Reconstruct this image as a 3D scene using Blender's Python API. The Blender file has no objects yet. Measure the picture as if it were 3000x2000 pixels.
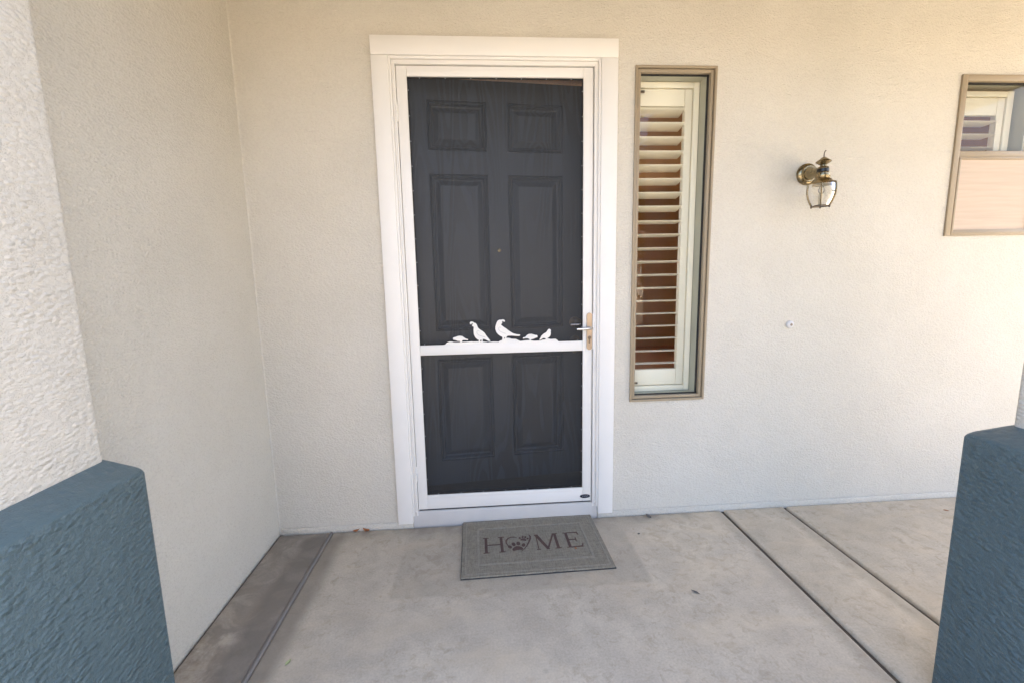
import bpy, bmesh, math, random
from mathutils import Vector, Matrix
from mathutils.geometry import tessellate_polygon

random.seed(7)
scene = bpy.context.scene
COL = scene.collection

# ------------------------------------------------------------------ camera
cam_data = bpy.data.cameras.new("camera")
cam = bpy.data.objects.new("camera", cam_data)
COL.objects.link(cam)
YAW, PITCH, ROLL = 0.0673803740, -0.144028789, -0.0198515730
F = Vector((math.sin(YAW) * math.cos(PITCH), math.cos(YAW) * math.cos(PITCH), math.sin(PITCH)))
R0 = F.cross(Vector((0, 0, 1))).normalized()
U0 = R0.cross(F)
R = R0 * math.cos(ROLL) + U0 * math.sin(ROLL)
U = -R0 * math.sin(ROLL) + U0 * math.cos(ROLL)
M = Matrix(((R.x, U.x, -F.x), (R.y, U.y, -F.y), (R.z, U.z, -F.z))).to_4x4()
M.translation = Vector((0.3583, -2.2203, 1.2884))
cam.matrix_world = M
cam_data.sensor_width = 36.0
cam_data.lens = 36.0 * 1303.54 / 3000.0
cam_data.clip_start = 0.02
cam_data.clip_end = 600.0
scene.camera = cam

# ------------------------------------------------------------------ sky, sun, exposure
SUN_EL, SUN_AZ = math.radians(50), math.radians(40)      # azimuth measured from +y towards +x
world = bpy.data.worlds.new("World")
scene.world = world
world.use_nodes = True
wn = world.node_tree
wn.nodes.clear()
sky = wn.nodes.new("ShaderNodeTexSky")
sky.sky_type = 'NISHITA'
sky.sun_disc = False
sky.sun_elevation = SUN_EL
sky.sun_rotation = SUN_AZ
sky.air_density = 0.75
sky.dust_density = 4.6
sky.ozone_density = 0.3
bg = wn.nodes.new("ShaderNodeBackground")
bg.inputs["Strength"].default_value = 0.15
wo = wn.nodes.new("ShaderNodeOutputWorld")
wn.links.new(sky.outputs[0], bg.inputs[0])
wn.links.new(bg.outputs[0], wo.inputs[0])

sun_data = bpy.data.lights.new("sun", 'SUN')
sun_data.energy = 4.0
sun_data.angle = math.radians(0.53)
sun_data.color = (1.0, 0.95, 0.86)
sun = bpy.data.objects.new("sun", sun_data)
COL.objects.link(sun)
to_sun = Vector((math.sin(SUN_AZ) * math.cos(SUN_EL), math.cos(SUN_AZ) * math.cos(SUN_EL), math.sin(SUN_EL)))
sun.rotation_euler = to_sun.to_track_quat('Z', 'Y').to_euler()
sun.location = (0, 10, 12)

scene.view_settings.view_transform = 'Standard'
scene.view_settings.look = 'None'
scene.view_settings.gamma = 1.0
scene.view_settings.exposure = 2.98
scene.render.engine = 'CYCLES'
scene.cycles.max_bounces = 12
scene.cycles.diffuse_bounces = 8
scene.cycles.glossy_bounces = 6
scene.cycles.transparent_max_bounces = 16
scene.cycles.sample_clamp_indirect = 8.0
scene.cycles.use_denoising = True


# ------------------------------------------------------------------ mesh builder
class B:
    def __init__(self):
        self.bm = bmesh.new()

    def box(self, x0, x1, y0, y1, z0, z1, bev=0.0, seg=2):
        t = bmesh.new()
        bmesh.ops.create_cube(t, size=1.0)
        for v in t.verts:
            v.co = Vector((x0 + (v.co.x + .5) * (x1 - x0), y0 + (v.co.y + .5) * (y1 - y0), z0 + (v.co.z + .5) * (z1 - z0)))
        if bev > 0:
            bmesh.ops.bevel(t, geom=t.edges[:], offset=bev, segments=seg, profile=.5, affect='EDGES')
        self.merge(t)
        return self

    def take(self, t):
        self.merge(t)
        return self

    def merge(self, t, mat=None):
        me = bpy.data.meshes.new("tmp")
        t.to_mesh(me)
        t.free()
        if mat is not None:
            me.transform(mat)
        self.bm.from_mesh(me)
        bpy.data.meshes.remove(me)

    def prism(self, poly, fn0, fn1, bev=0.0):
        """poly of 2-d points; fn0 / fn1 map one to the 3-d points of the two end caps."""
        t = bmesh.new()
        a = [t.verts.new(fn0(p)) for p in poly]
        b = [t.verts.new(fn1(p)) for p in poly]
        n = len(poly)
        for i, j, k in tessellate_polygon([[Vector((p[0], p[1], 0)) for p in poly]]):
            t.faces.new((a[i], a[j], a[k]))
            t.faces.new((b[k], b[j], b[i]))
        for i in range(n):
            t.faces.new((a[i], b[i], b[(i + 1) % n], a[(i + 1) % n]))
        bmesh.ops.recalc_face_normals(t, faces=t.faces[:])
        self.merge(t)
        return self

    def tube(self, pts, rad, n=10, cap=True):
        pts = [Vector(p) for p in pts]
        if not hasattr(rad, '__len__'):
            rad = [rad] * len(pts)
        t = self.bm
        rings = []
        up = None
        for i, p in enumerate(pts):
            d = (pts[min(i + 1, len(pts) - 1)] - pts[max(i - 1, 0)]).normalized()
            if up is None:
                up = d.orthogonal().normalized()
            up = (up - d * up.dot(d)).normalized()
            s = d.cross(up)
            rings.append([t.verts.new(p + (up * math.cos(2 * math.pi * k / n) + s * math.sin(2 * math.pi * k / n)) * rad[i]) for k in range(n)])
        for a, b in zip(rings, rings[1:]):
            for k in range(n):
                t.faces.new((a[k], a[(k + 1) % n], b[(k + 1) % n], b[k]))
        if cap:
            t.faces.new(list(reversed(rings[0])))
            t.faces.new(rings[-1])
        return self

    def lathe(self, prof, n=32, mat=None, cap=True):
        """prof: (radius, height) pairs turned about z, then moved by mat."""
        t = bmesh.new()
        rings = []
        for r, z in prof:
            r = max(r, 1e-5)
            rings.append([t.verts.new((r * math.cos(2 * math.pi * k / n), r * math.sin(2 * math.pi * k / n), z)) for k in range(n)])
        for a, b in zip(rings, rings[1:]):
            for k in range(n):
                t.faces.new((a[k], a[(k + 1) % n], b[(k + 1) % n], b[k]))
        if cap:
            t.faces.new(list(reversed(rings[0])))
            t.faces.new(rings[-1])
        bmesh.ops.recalc_face_normals(t, faces=t.faces[:])
        self.merge(t, mat)
        return self

    def quad(self, *ps):
        self.bm.faces.new([self.bm.verts.new(p) for p in ps])
        return self

    def mesh(self, name, mat, smooth=False):
        me = bpy.data.meshes.new(name)
        bmesh.ops.recalc_face_normals(self.bm, faces=self.bm.faces[:]) if not smooth else None
        self.bm.to_mesh(me)
        self.bm.free()
        me.materials.append(mat)
        if smooth:
            me.polygons.foreach_set("use_smooth", [True] * len(me.polygons))
            me.set_sharp_from_angle(angle=math.radians(38))
        return me

    def build(self, name, mat, parent=None, smooth=False):
        o = bpy.data.objects.new(name, self.mesh(name, mat, smooth))
        COL.objects.link(o)
        if parent is not None:
            o.parent = parent
        return o


def thing(name, label, cat, loc=(0, 0, 0), group=None):
    o = bpy.data.objects.new(name, None)
    o.empty_display_size = .1
    COL.objects.link(o)
    o.location = loc
    return tag(o, label, cat, group)


def tag(o, label=None, cat=None, group=None, kind=None):
    if label:
        o["label"] = label
    if cat:
        o["category"] = cat
    if group:
        o["group"] = group
    if kind:
        o["kind"] = kind
    return o


def copy_part(src, parent, loc=None, rot=None):
    o = src.copy()
    COL.objects.link(o)
    o.parent = parent
    if loc is not None:
        o.location = loc
    if rot is not None:
        o.rotation_euler = rot
    return o


# ------------------------------------------------------------------ materials
def new_mat(name):
    m = bpy.data.materials.new(name)
    m.use_nodes = True
    nt = m.node_tree
    p = nt.nodes["Principled BSDF"]
    return m, nt, p


def N(nt, kind, **kw):
    n = nt.nodes.new(kind)
    for k, v in kw.items():
        if k in n.inputs.keys():
            n.inputs[k].default_value = v
        else:
            setattr(n, k, v)
    return n


def mapped(nt, scale=(1, 1, 1), rot=(0, 0, 0), obj=False):
    mp = N(nt, "ShaderNodeMapping")
    mp.inputs["Scale"].default_value = scale
    mp.inputs["Rotation"].default_value = rot
    if obj:
        tc = N(nt, "ShaderNodeTexCoord")
        nt.links.new(tc.outputs["Object"], mp.inputs["Vector"])
    else:
        g = N(nt, "ShaderNodeNewGeometry")
        nt.links.new(g.outputs["Position"], mp.inputs["Vector"])
    return mp.outputs["Vector"]


def noise(nt, vec, scale, detail=3.0, rough=.55, dist=0.0):
    n = N(nt, "ShaderNodeTexNoise", Scale=scale, Detail=detail, Roughness=rough, Distortion=dist)
    nt.links.new(vec, n.inputs["Vector"])
    return n.outputs["Fac"]


def ramp(nt, fac, stops, interp='LINEAR'):
    r = N(nt, "ShaderNodeValToRGB")
    r.color_ramp.interpolation = interp
    els = r.color_ramp.elements
    while len(els) < len(stops):
        els.new(.5)
    for e, (pos, c) in zip(els, stops):
        e.position = pos
        e.color = c if len(c) == 4 else (*c, 1)
    nt.links.new(fac, r.inputs["Fac"])
    return r.outputs["Color"]


def mth(nt, op, a, b=None, clamp=False):
    n = N(nt, "ShaderNodeMath", operation=op, use_clamp=clamp)
    for i, q in enumerate((a, b)):
        if q is None:
            continue
        if isinstance(q, (int, float)):
            n.inputs[i].default_value = q
        else:
            nt.links.new(q, n.inputs[i])
    return n.outputs[0]


def mix(nt, fac, a, b, blend='MIX'):
    n = N(nt, "ShaderNodeMix", data_type='RGBA', blend_type=blend)
    for sock, q in ((n.inputs[0], fac), (n.inputs[6], a), (n.inputs[7], b)):
        if isinstance(q, (int, float)):
            sock.default_value = q
        elif isinstance(q, tuple):
            sock.default_value = q if len(q) == 4 else (*q, 1)
        else:
            nt.links.new(q, sock)
    return n.outputs[2]


def bump(nt, p, height, dist, strength=1.0, prev=None):
    b = N(nt, "ShaderNodeBump", Strength=strength, Distance=dist)
    nt.links.new(height, b.inputs["Height"])
    if prev is not None:
        nt.links.new(prev, b.inputs["Normal"])
    nt.links.new(b.outputs[0], p.inputs["Normal"])
    return b.outputs[0]


def stucco(name, col, col2, scale=48.0, depth=.004, aniso=(1, 1, 1.7), rough=.85, spec=.25, flat_top=False):
    """trowelled stucco: soft lumps, drawn out sideways, under a fine sandy grain."""
    m, nt, p = new_mat(name)
    v = mapped(nt, aniso)
    vor = N(nt, "ShaderNodeTexVoronoi", feature='F1', Scale=scale)
    wob = N(nt, "ShaderNodeVectorMath", operation='MULTIPLY_ADD')
    wn_ = N(nt, "ShaderNodeTexNoise", Scale=scale * .8, Detail=2.0)
    nt.links.new(v, wn_.inputs["Vector"])
    nt.links.new(wn_.outputs["Color"], wob.inputs[0])
    wob.inputs[1].default_value = (.5 / scale,) * 3
    nt.links.new(v, wob.inputs[2])
    nt.links.new(wob.outputs[0], vor.inputs["Vector"])
    lump = ramp(nt, vor.outputs["Distance"], [(.05, (1, 1, 1)), (.75, (0, 0, 0))], 'EASE')
    wide = ramp(nt, noise(nt, v, scale * .30, 3.0, .55, .3), [(.36, (0, 0, 0)), (.66, (1, 1, 1))])
    swirl = noise(nt, mapped(nt, (1, 1, 2.2)), scale * .16, 3.0, .5, .8)
    fine = noise(nt, mapped(nt), scale * 5.0, 2.0, .65)
    h = mth(nt, 'ADD', mth(nt, 'MULTIPLY', lump, mth(nt, 'ADD', .28, mth(nt, 'MULTIPLY', wide, .45))), mth(nt, 'MULTIPLY', fine, .46))
    h = mth(nt, 'ADD', h, mth(nt, 'MULTIPLY', swirl, .9))
    if flat_top:      # the sloping cap is floated smooth
        g = N(nt, "ShaderNodeNewGeometry")
        sx = N(nt, "ShaderNodeSeparateXYZ")
        nt.links.new(g.outputs["True Normal"], sx.inputs[0])
        h = mth(nt, 'MULTIPLY', h, ramp(nt, sx.outputs[2], [(.15, (1, 1, 1)), (.6, (.22, .22, .22))]))
    bump(nt, p, h, depth, .9)
    big = noise(nt, mapped(nt), 2.3, 4.0, .6)
    c = mix(nt, ramp(nt, big, [(.3, (0, 0, 0)), (.7, (1, 1, 1))]), col, col2)
    pits = ramp(nt, mth(nt, 'ADD', mth(nt, 'MULTIPLY', lump, .3), fine), [(.36, (.80, .785, .765)), (.50, (1, 1, 1))])
    c = mix(nt, 1.0, c, pits, 'MULTIPLY')
    nt.links.new(c, p.inputs["Base Color"])
    p.inputs["Roughness"].default_value = rough
    p.inputs["Specular IOR Level"].default_value = spec
    return m


def painted(name, col, rough=.4, grain=0.0, spec=.4, vary=.05):
    m, nt, p = new_mat(name)
    n = noise(nt, mapped(nt), 7.0, 4.0, .6)
    d = tuple(c * (1 - vary) for c in col)
    c = mix(nt, n, d, col)
    nt.links.new(c, p.inputs["Base Color"])
    r = ramp(nt, noise(nt, mapped(nt), 23.0, 3.0), [(.3, (rough - .05,) * 3), (.7, (rough + .08,) * 3)])
    nt.links.new(r, p.inputs["Roughness"])
    p.inputs["Specular IOR Level"].default_value = spec
    if grain:
        g = noise(nt, mapped(nt), 160.0, 2.0)
        bump(nt, p, g, grain, .5)
    return m


def metal(name, col, rough=.25):
    m, nt, p = new_mat(name)
    n = noise(nt, mapped(nt), 14.0, 3.0)
    c = mix(nt, n, tuple(q * .9 for q in col), col)
    nt.links.new(c, p.inputs["Base Color"])
    p.inputs["Metallic"].default_value = 1.0
    r = ramp(nt, n, [(.3, (rough - .06,) * 3), (.7, (rough + .1,) * 3)])
    nt.links.new(r, p.inputs["Roughness"])
    return m


def glass(name, tint=(.93, .96, .94), refl=1.0):
    m = bpy.data.materials.new(name)
    m.use_nodes = True
    nt = m.node_tree
    nt.nodes.clear()
    out = N(nt, "ShaderNodeOutputMaterial")
    tr = N(nt, "ShaderNodeBsdfTransparent", Color=(*tint, 1))
    gl = N(nt, "ShaderNodeBsdfGlossy", Roughness=.02)
    fr = N(nt, "ShaderNodeFresnel", IOR=1.52)
    f = mth(nt, 'MULTIPLY', fr.outputs[0], refl, clamp=True)
    wob = N(nt, "ShaderNodeBump", Strength=.25, Distance=.0015)
    nt.links.new(noise(nt, mapped(nt), 5.0, 1.0), wob.inputs["Height"])
    nt.links.new(wob.outputs[0], gl.inputs["Normal"])
    mx = N(nt, "ShaderNodeMixShader")
    nt.links.new(f, mx.inputs[0])
    nt.links.new(tr.outputs[0], mx.inputs[1])
    nt.links.new(gl.outputs[0], mx.inputs[2])
    nt.links.new(mx.outputs[0], out.inputs[0])
    return m


def mesh_screen_mat(name):
    m = bpy.data.materials.new(name)
    m.use_nodes = True
    nt = m.node_tree
    nt.nodes.clear()
    out = N(nt, "ShaderNodeOutputMaterial")
    tr = N(nt, "ShaderNodeBsdfTransparent", Color=(1, 1, 1, 1))
    p = N(nt, "ShaderNodeBsdfPrincipled")
    p.inputs["Base Color"].default_value = (.038, .040, .042, 1)
    p.inputs["Roughness"].default_value = .5
    # woven wires: thread pattern 1.4 mm apart
    v = mapped(nt)
    wx = N(nt, "ShaderNodeTexWave", wave_type='BANDS', bands_direction='X', Scale=720.0)
    wz = N(nt, "ShaderNodeTexWave", wave_type='BANDS', bands_direction='Z', Scale=720.0)
    nt.links.new(v, wx.inputs["Vector"])
    nt.links.new(v, wz.inputs["Vector"])
    mxm = mth(nt, 'MAXIMUM', wx.outputs["Fac"], wz.outputs["Fac"])
    wire = mth(nt, 'GREATER_THAN', mxm, .86)
    mx = N(nt, "ShaderNodeMixShader")
    nt.links.new(wire, mx.inputs[0])
    nt.links.new(tr.outputs[0], mx.inputs[1])
    nt.links.new(p.outputs[0], mx.inputs[2])
    nt.links.new(mx.outputs[0], out.inputs[0])
    return m


def box_mask(nt, pos, x0, x1, y0, y1, soft):
    sx = N(nt, "ShaderNodeSeparateXYZ")
    nt.links.new(pos, sx.inputs[0])

    def edge(val, lo, hi):
        mr = N(nt, "ShaderNodeMapRange", interpolation_type='SMOOTHSTEP')
        nt.links.new(val, mr.inputs[0])
        mr.inputs[1].default_value = lo
        mr.inputs[2].default_value = hi
        return mr.outputs[0]
    a = edge(sx.outputs[0], x0 - soft, x0 + soft)
    b = edge(sx.outputs[0], x1 + soft, x1 - soft)
    c = edge(sx.outputs[1], y0 - soft, y0 + soft)
    d = edge(sx.outputs[1], y1 + soft, y1 - soft)
    return mth(nt, 'MULTIPLY', mth(nt, 'MULTIPLY', a, b), mth(nt, 'MULTIPLY', c, d))


def concrete(name, light, dark, stain=.35, left=False):
    m, nt, p = new_mat(name)
    g = N(nt, "ShaderNodeNewGeometry")
    pos = g.outputs["Position"]
    wv = N(nt, "ShaderNodeTexNoise", Scale=5.0, Detail=3.0)
    nt.links.new(pos, wv.inputs["Vector"])
    warp = N(nt, "ShaderNodeMix", data_type='VECTOR')
    sub = N(nt, "ShaderNodeVectorMath", operation='MULTIPLY_ADD')
    nt.links.new(wv.outputs["Color"], sub.inputs[0])
    sub.inputs[1].default_value = (.06, .06, .0)
    nt.links.new(pos, sub.inputs[2])
    wpos = sub.outputs[0]
    big = noise(nt, pos, 2.1, 6.0, .62, .5)
    mid = noise(nt, pos, 9.0, 5.0, .6, .3)
    fine = noise(nt, pos, 130.0, 3.0, .6)
    c = mix(nt, ramp(nt, big, [(.3, (0, 0, 0)), (.68, (1, 1, 1))]), dark, light)
    c = mix(nt, mth(nt, 'MULTIPLY', ramp(nt, mid, [(.42, (1, 1, 1)), (.6, (0, 0, 0))]), stain * .5), c, tuple(q * .72 for q in dark))
    c = mix(nt, .38, c, ramp(nt, fine, [(.3, (.5, .5, .5)), (.7, (1, 1, 1))]), 'MULTIPLY')
    blotch = noise(nt, wpos, 24.0, 6.0, .68, .6)
    c = mix(nt, ramp(nt, mth(nt, 'MULTIPLY', blotch, mth(nt, 'ADD', big, .45)), [(.50, (0, 0, 0)), (.66, (.5, .5, .5))]), c, (dark[0] * .60, dark[1] * .54, dark[2] * .47))
    haze_ = noise(nt, mapped(nt, (1.2, 3.0, 1)), 1.6, 4.0, .6, .8)
    c = mix(nt, ramp(nt, haze_, [(.48, (0, 0, 0)), (.70, (.45, .45, .45))]), c, (light[0] * 1.0, light[1] * .93, light[2] * .83))
    spots = N(nt, "ShaderNodeTexVoronoi", Scale=5.2)
    nt.links.new(wpos, spots.inputs["Vector"])
    sp = ramp(nt, spots.outputs["Distance"], [(.02, (1, 1, 1)), (.075, (0, 0, 0))])
    c = mix(nt, mth(nt, 'MULTIPLY', mth(nt, 'MULTIPLY', sp, .4), mid), c, tuple(q * .4 for q in dark))
    pores = N(nt, "ShaderNodeTexVoronoi", Scale=62.0)
    nt.links.new(pos, pores.inputs["Vector"])
    pr = ramp(nt, pores.outputs["Distance"], [(.07, (1, 1, 1)), (.15, (0, 0, 0))])
    c = mix(nt, mth(nt, 'MULTIPLY', pr, mth(nt, 'MULTIPLY', big, .55)), c, tuple(q * .45 for q in dark))
    # grime gathered along the foot of the house wall, and the old outline of a larger mat
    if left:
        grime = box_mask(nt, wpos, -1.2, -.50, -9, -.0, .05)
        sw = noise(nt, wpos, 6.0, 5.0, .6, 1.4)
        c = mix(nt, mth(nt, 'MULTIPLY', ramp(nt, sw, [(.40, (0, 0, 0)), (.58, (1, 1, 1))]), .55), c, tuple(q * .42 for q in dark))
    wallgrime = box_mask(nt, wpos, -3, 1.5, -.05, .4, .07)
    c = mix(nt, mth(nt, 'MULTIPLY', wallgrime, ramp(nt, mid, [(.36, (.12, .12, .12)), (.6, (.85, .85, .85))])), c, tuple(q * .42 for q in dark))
    jointgrime = box_mask(nt, wpos, -.54, -.335, -6, -.02, .035)
    c = mix(nt, mth(nt, 'MULTIPLY', jointgrime, mth(nt, 'ADD', mth(nt, 'MULTIPLY', mid, .8), .30)), c, tuple(q * .42 for q in dark))
    for jx in (1.647, 2.003):
        jg = box_mask(nt, wpos, jx - .035, jx + .02, -6, .1, .03)
        c = mix(nt, mth(nt, 'MULTIPLY', jg, mth(nt, 'MULTIPLY', mid, .75)), c, tuple(q * .42 for q in dark))
    oldmat = box_mask(nt, pos, -.05, 1.05, -.545, .3, .012)
    c = mix(nt, mth(nt, 'MULTIPLY', oldmat, ramp(nt, mid, [(.35, (.08, .08, .08)), (.65, (.5, .5, .5))])), c, tuple(q * .5 for q in dark))
    nt.links.new(c, p.inputs["Base Color"])
    p.inputs["Roughness"].default_value = .72
    p.inputs["Specular IOR Level"].default_value = .3
    h = mth(nt, 'ADD', mth(nt, 'MULTIPLY', mid, .6), mth(nt, 'MULTIPLY', fine, .25))
    bump(nt, p, h, .002, .5)
    return m


def oak_door(name, col):
    m, nt, p = new_mat(name)
    n = noise(nt, mapped(nt, (7.0, 7.0, .75), obj=True), 1.0, 1.5, .4, .2)
    sn = mth(nt, 'SINE', mth(nt, 'MULTIPLY', n, 95.0))
    patch = noise(nt, mapped(nt, (3.0, 3.0, 1.2), obj=True), 1.0, 2.0)
    line = ramp(nt, sn, [(.0, (0, 0, 0)), (.5, (1, 1, 1))])
    line = mix(nt, ramp(nt, patch, [(.42, (0, 0, 0)), (.6, (1, 1, 1))]), (.8, .8, .8), line)
    fib = noise(nt, mapped(nt, (150, 150, 5), obj=True), 1.0, 4.0, .7)
    h = mth(nt, 'ADD', mth(nt, 'MULTIPLY', line, .62), mth(nt, 'MULTIPLY', fib, .38))
    c = mix(nt, h, tuple(q * .28 for q in col), col)
    nt.links.new(c, p.inputs["Base Color"])
    p.inputs["Roughness"].default_value = .42
    p.inputs["Specular IOR Level"].default_value = .5
    bump(nt, p, h, .0022, .9)
    return m


def woven(name, a, b):
    m, nt, p = new_mat(name)
    v = mapped(nt, obj=True)
    n1 = noise(nt, mapped(nt, (260, 30, 30), obj=True), 1.0, 3.0, .7)
    n2 = noise(nt, mapped(nt, (30, 260, 30), obj=True), 1.0, 3.0, .7)
    n3 = noise(nt, v, 420.0, 2.0, .7)
    f = mth(nt, 'ADD', mth(nt, 'MULTIPLY', mth(nt, 'ADD', n1, n2), .35), mth(nt, 'MULTIPLY', n3, .35))
    c = mix(nt, ramp(nt, f, [(.38, (0, 0, 0)), (.66, (1, 1, 1))]), a, b)
    nt.links.new(c, p.inputs["Base Color"])
    p.inputs["Roughness"].default_value = .95
    p.inputs["Specular IOR Level"].default_value = .1
    bump(nt, p, f, .003, .9)
    return m


def streaked(name, a, b):
    m, nt, p = new_mat(name)
    n = noise(nt, mapped(nt, (3, 3, 60), (0, .06, 0)), 1.0, 5.0, .6, .4)
    c = mix(nt, ramp(nt, n, [(.3, (0, 0, 0)), (.7, (1, 1, 1))]), a, b)
    nt.links.new(c, p.inputs["Base Color"])
    p.inputs["Roughness"].default_value = .6
    return m


def gravel(name):
    m, nt, p = new_mat(name)
    g = N(nt, "ShaderNodeNewGeometry")
    vo = N(nt, "ShaderNodeTexVoronoi", Scale=28.0)
    nt.links.new(g.outputs["Position"], vo.inputs["Vector"])
    c = mix(nt, vo.outputs["Color"], (.20, .168, .125), (.32, .272, .205))
    nt.links.new(c, p.inputs["Base Color"])
    p.inputs["Roughness"].default_value = .9
    bump(nt, p, vo.outputs["Distance"], .02, .8)
    return m


STUCCO = stucco("stucco_beige", (.60, .565, .485), (.645, .61, .53), 92, .0036, (1, 1, 1.5))
STUCCO_NEAR = stucco("stucco_column", (.63, .60, .53), (.68, .65, .58), 66, .0050, (.8, .8, 1.5))
BLUE = stucco("stucco_blue", (.078, .124, .140), (.096, .146, .162), 60, .0095, (.75, .75, 1.4), .32, .5, True)
WHITE = painted("white_paint", (.80, .78, .735), .42)
WHITE_METAL = painted("white_powder_coat", (.80, .78, .735), .32)
SILL_PAINT = painted("worn_white_paint", (.62, .60, .57), .6, .002, .3, .18)
CREAM = painted("shutter_cream", (.85, .80, .66), .4)
REVEAL = painted("window_reveal_paint", (.52, .51, .42), .6)
TAN = painted("tan_vinyl", (.34, .275, .185), .4)
SCREEN_TAN = streaked("tan_solar_screen", (.47, .375, .285), (.55, .44, .335))
GASKET = painted("dark_gasket", (.018, .017, .016), .7)
CEILING = painted("tan_ceiling", (.20, .165, .105), .8, .003)
CONC = concrete("porch_concrete", (.64, .57, .455), (.53, .46, .365), .65)
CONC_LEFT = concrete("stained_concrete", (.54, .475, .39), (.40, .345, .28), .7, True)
CONC_WARM = concrete("tan_concrete", (.64, .56, .44), (.53, .455, .345), .65)
STRIP = painted("grey_joint_strip", (.22, .20, .18), .5, 0, .4, .2)
DIRT = painted("joint_dirt", (.10, .08, .062), .95)
DOOR = oak_door("charcoal_oak_grain", (.036, .052, .075))
MESH = mesh_screen_mat("woven_screen")
GLASS = glass("window_glass", (.97, .985, .97), .85)
LAMP_GLASS = glass("lamp_glass", (.96, .96, .95), .9)
BRASS = metal("antique_brass", (.31, .25, .15), .25)
BAND = painted("black_enamel", (.012, .012, .013), .25)
CHROME = metal("chrome", (.72, .70, .68), .15)
NICKEL = metal("satin_nickel", (.34, .28, .225), .36)
BRONZE = metal("dark_bronze", (.16, .13, .10), .4)
PEARL = painted("pearl_button", (.72, .71, .70), .2)
MAT = woven("mat_weave", (.155, .138, .104), (.32, .288, .228))
MAT_LIGHT = woven("mat_border", (.19, .172, .138), (.355, .322, .265))
MAT_PRINT = woven("mat_print", (.078, .052, .046), (.135, .088, .078))
RUBBER = painted("black_rubber", (.02, .022, .024), .8)
LEAF_DRY = painted("dry_leaf", (.42, .17, .07), .7, 0, .2, .4)
LEAF_GREEN = painted("pale_green_leaf", (.42, .46, .24), .7, 0, .2, .3)
SCRAP = painted("dark_scrap", (.19, .175, .16), .8, 0, .2, .4)
BADGE = painted("badge_black", (.012, .015, .03), .25)
SILVER_INK = painted("silver_ink", (.45, .46, .48), .4)
GROOVE = painted("cut_line", (.50, .50, .50), .6)
ROOM = painted("brown_room_wall", (.48, .29, .125), .7, 0, .2, .2)
JAMB = painted("warm_lit_jamb", (.42, .17, .045), .5)  # orange puts the warm light over the door into the head jamb's colour
ROOM_FLOOR = painted("brown_room_floor", (.34, .17, .07), .5)
BULB = painted("candle_sleeve", (.72, .66, .52), .4)
GRAVEL = gravel("tan_gravel")
HOUSE_WALL = stucco("neighbour_stucco", (.66, .60, .50), (.70, .64, .54), 20, .003)
ROOF_TILE = painted("roof_tile", (.30, .20, .15), .8)
FOLIAGE = painted("shrub_leaf", (.075, .12, .035), .6, 0, .3, .4)

# ------------------------------------------------------------------ ground and floor
g = B()
g.box(-60, 60, -120, 60, -1.0, -.06)
tag(g.build("ground", GRAVEL), kind="structure")

fl = B().box(-.716, 4.2, -3.2, -.0, -.055, -.013).build("porch_floor", DIRT)
tag(fl, kind="structure")
JX = [-.714, -.449, 1.647, 2.003, 4.2]
for i, (a, b, m) in enumerate(zip(JX, JX[1:], (CONC_LEFT, CONC, CONC_WARM, CONC_WARM))):
    s = B()
    s.box(a + (.003 if i < 2 else .0080), b - (.003 if i < 1 else .0080), -3.6, -.013, -.16, 0.0, .017 if i < 2 else .012, 4)
    s.build("concrete_slab", m, fl, True)


js = B()
js.tube([(-.449, -.02, -.0045), (-.449, -1.2, -.0040), (-.449, -3.5, -.0045)], .0078, 12)
js.build("joint_strip", STRIP, fl, True)

# ------------------------------------------------------------------ walls
def wall_with_holes(b, x0, x1, z0, z1, holes, y0, y1):
    xs = sorted({x0, x1, *[h[0] for h in holes], *[h[1] for h in holes]})
    zs = sorted({z0, z1, *[h[2] for h in holes], *[h[3] for h in holes]})

    def solid(i, j):
        if i < 0 or j < 0 or i >= len(xs) - 1 or j >= len(zs) - 1:
            return False
        cx, cz = (xs[i] + xs[i + 1]) / 2, (zs[j] + zs[j + 1]) / 2
        return not any(h[0] < cx < h[1] and h[2] < cz < h[3] for h in holes)
    for i in range(len(xs) - 1):
        for j in range(len(zs) - 1):
            if not solid(i, j):
                continue
            a, c, d, e = xs[i], xs[i + 1], zs[j], zs[j + 1]
            b.quad((a, y0, d), (c, y0, d), (c, y0, e), (a, y0, e))
            b.quad((a, y1, d), (a, y1, e), (c, y1, e), (c, y1, d))
            if not solid(i - 1, j):
                b.quad((a, y0, d), (a, y0, e), (a, y1, e), (a, y1, d))
            if not solid(i + 1, j):
                b.quad((c, y0, d), (c, y1, d), (c, y1, e), (c, y0, e))
            if not solid(i, j - 1):
                b.quad((a, y0, d), (a, y1, d), (c, y1, d), (c, y0, d))
            if not solid(i, j + 1):
                b.quad((a, y0, e), (c, y0, e), (c, y1, e), (a, y1, e))


DOOR_HOLE = (-.03, .952, -.05, 2.288)
WIN_A = (1.118, 1.518, .63, 2.263)
WIN_B = (2.78, 3.272, 1.454, 2.238)
w = B()
wall_with_holes(w, -.716, 4.2, -.15, 2.62, [DOOR_HOLE,
                (WIN_A[0] + .008, WIN_A[1] - .008, WIN_A[2] + .008, WIN_A[3] - .008),
                (WIN_B[0] + .008, WIN_B[1] - .008, WIN_B[2] + .008, WIN_B[3] - .008)], 0.0, .034)
entry = w.build("entry_wall", STUCCO)
tag(entry, "long beige stucco wall holding the front door and both windows", "wall")
for a, b in ((-.700, -.031), (.953, 4.2)):
    s = B()
    s.box(a, b, -.012, -.0005, -.02, .027, .004, 2)
    s.build("base_ledge", STUCCO, entry, True)
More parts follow.
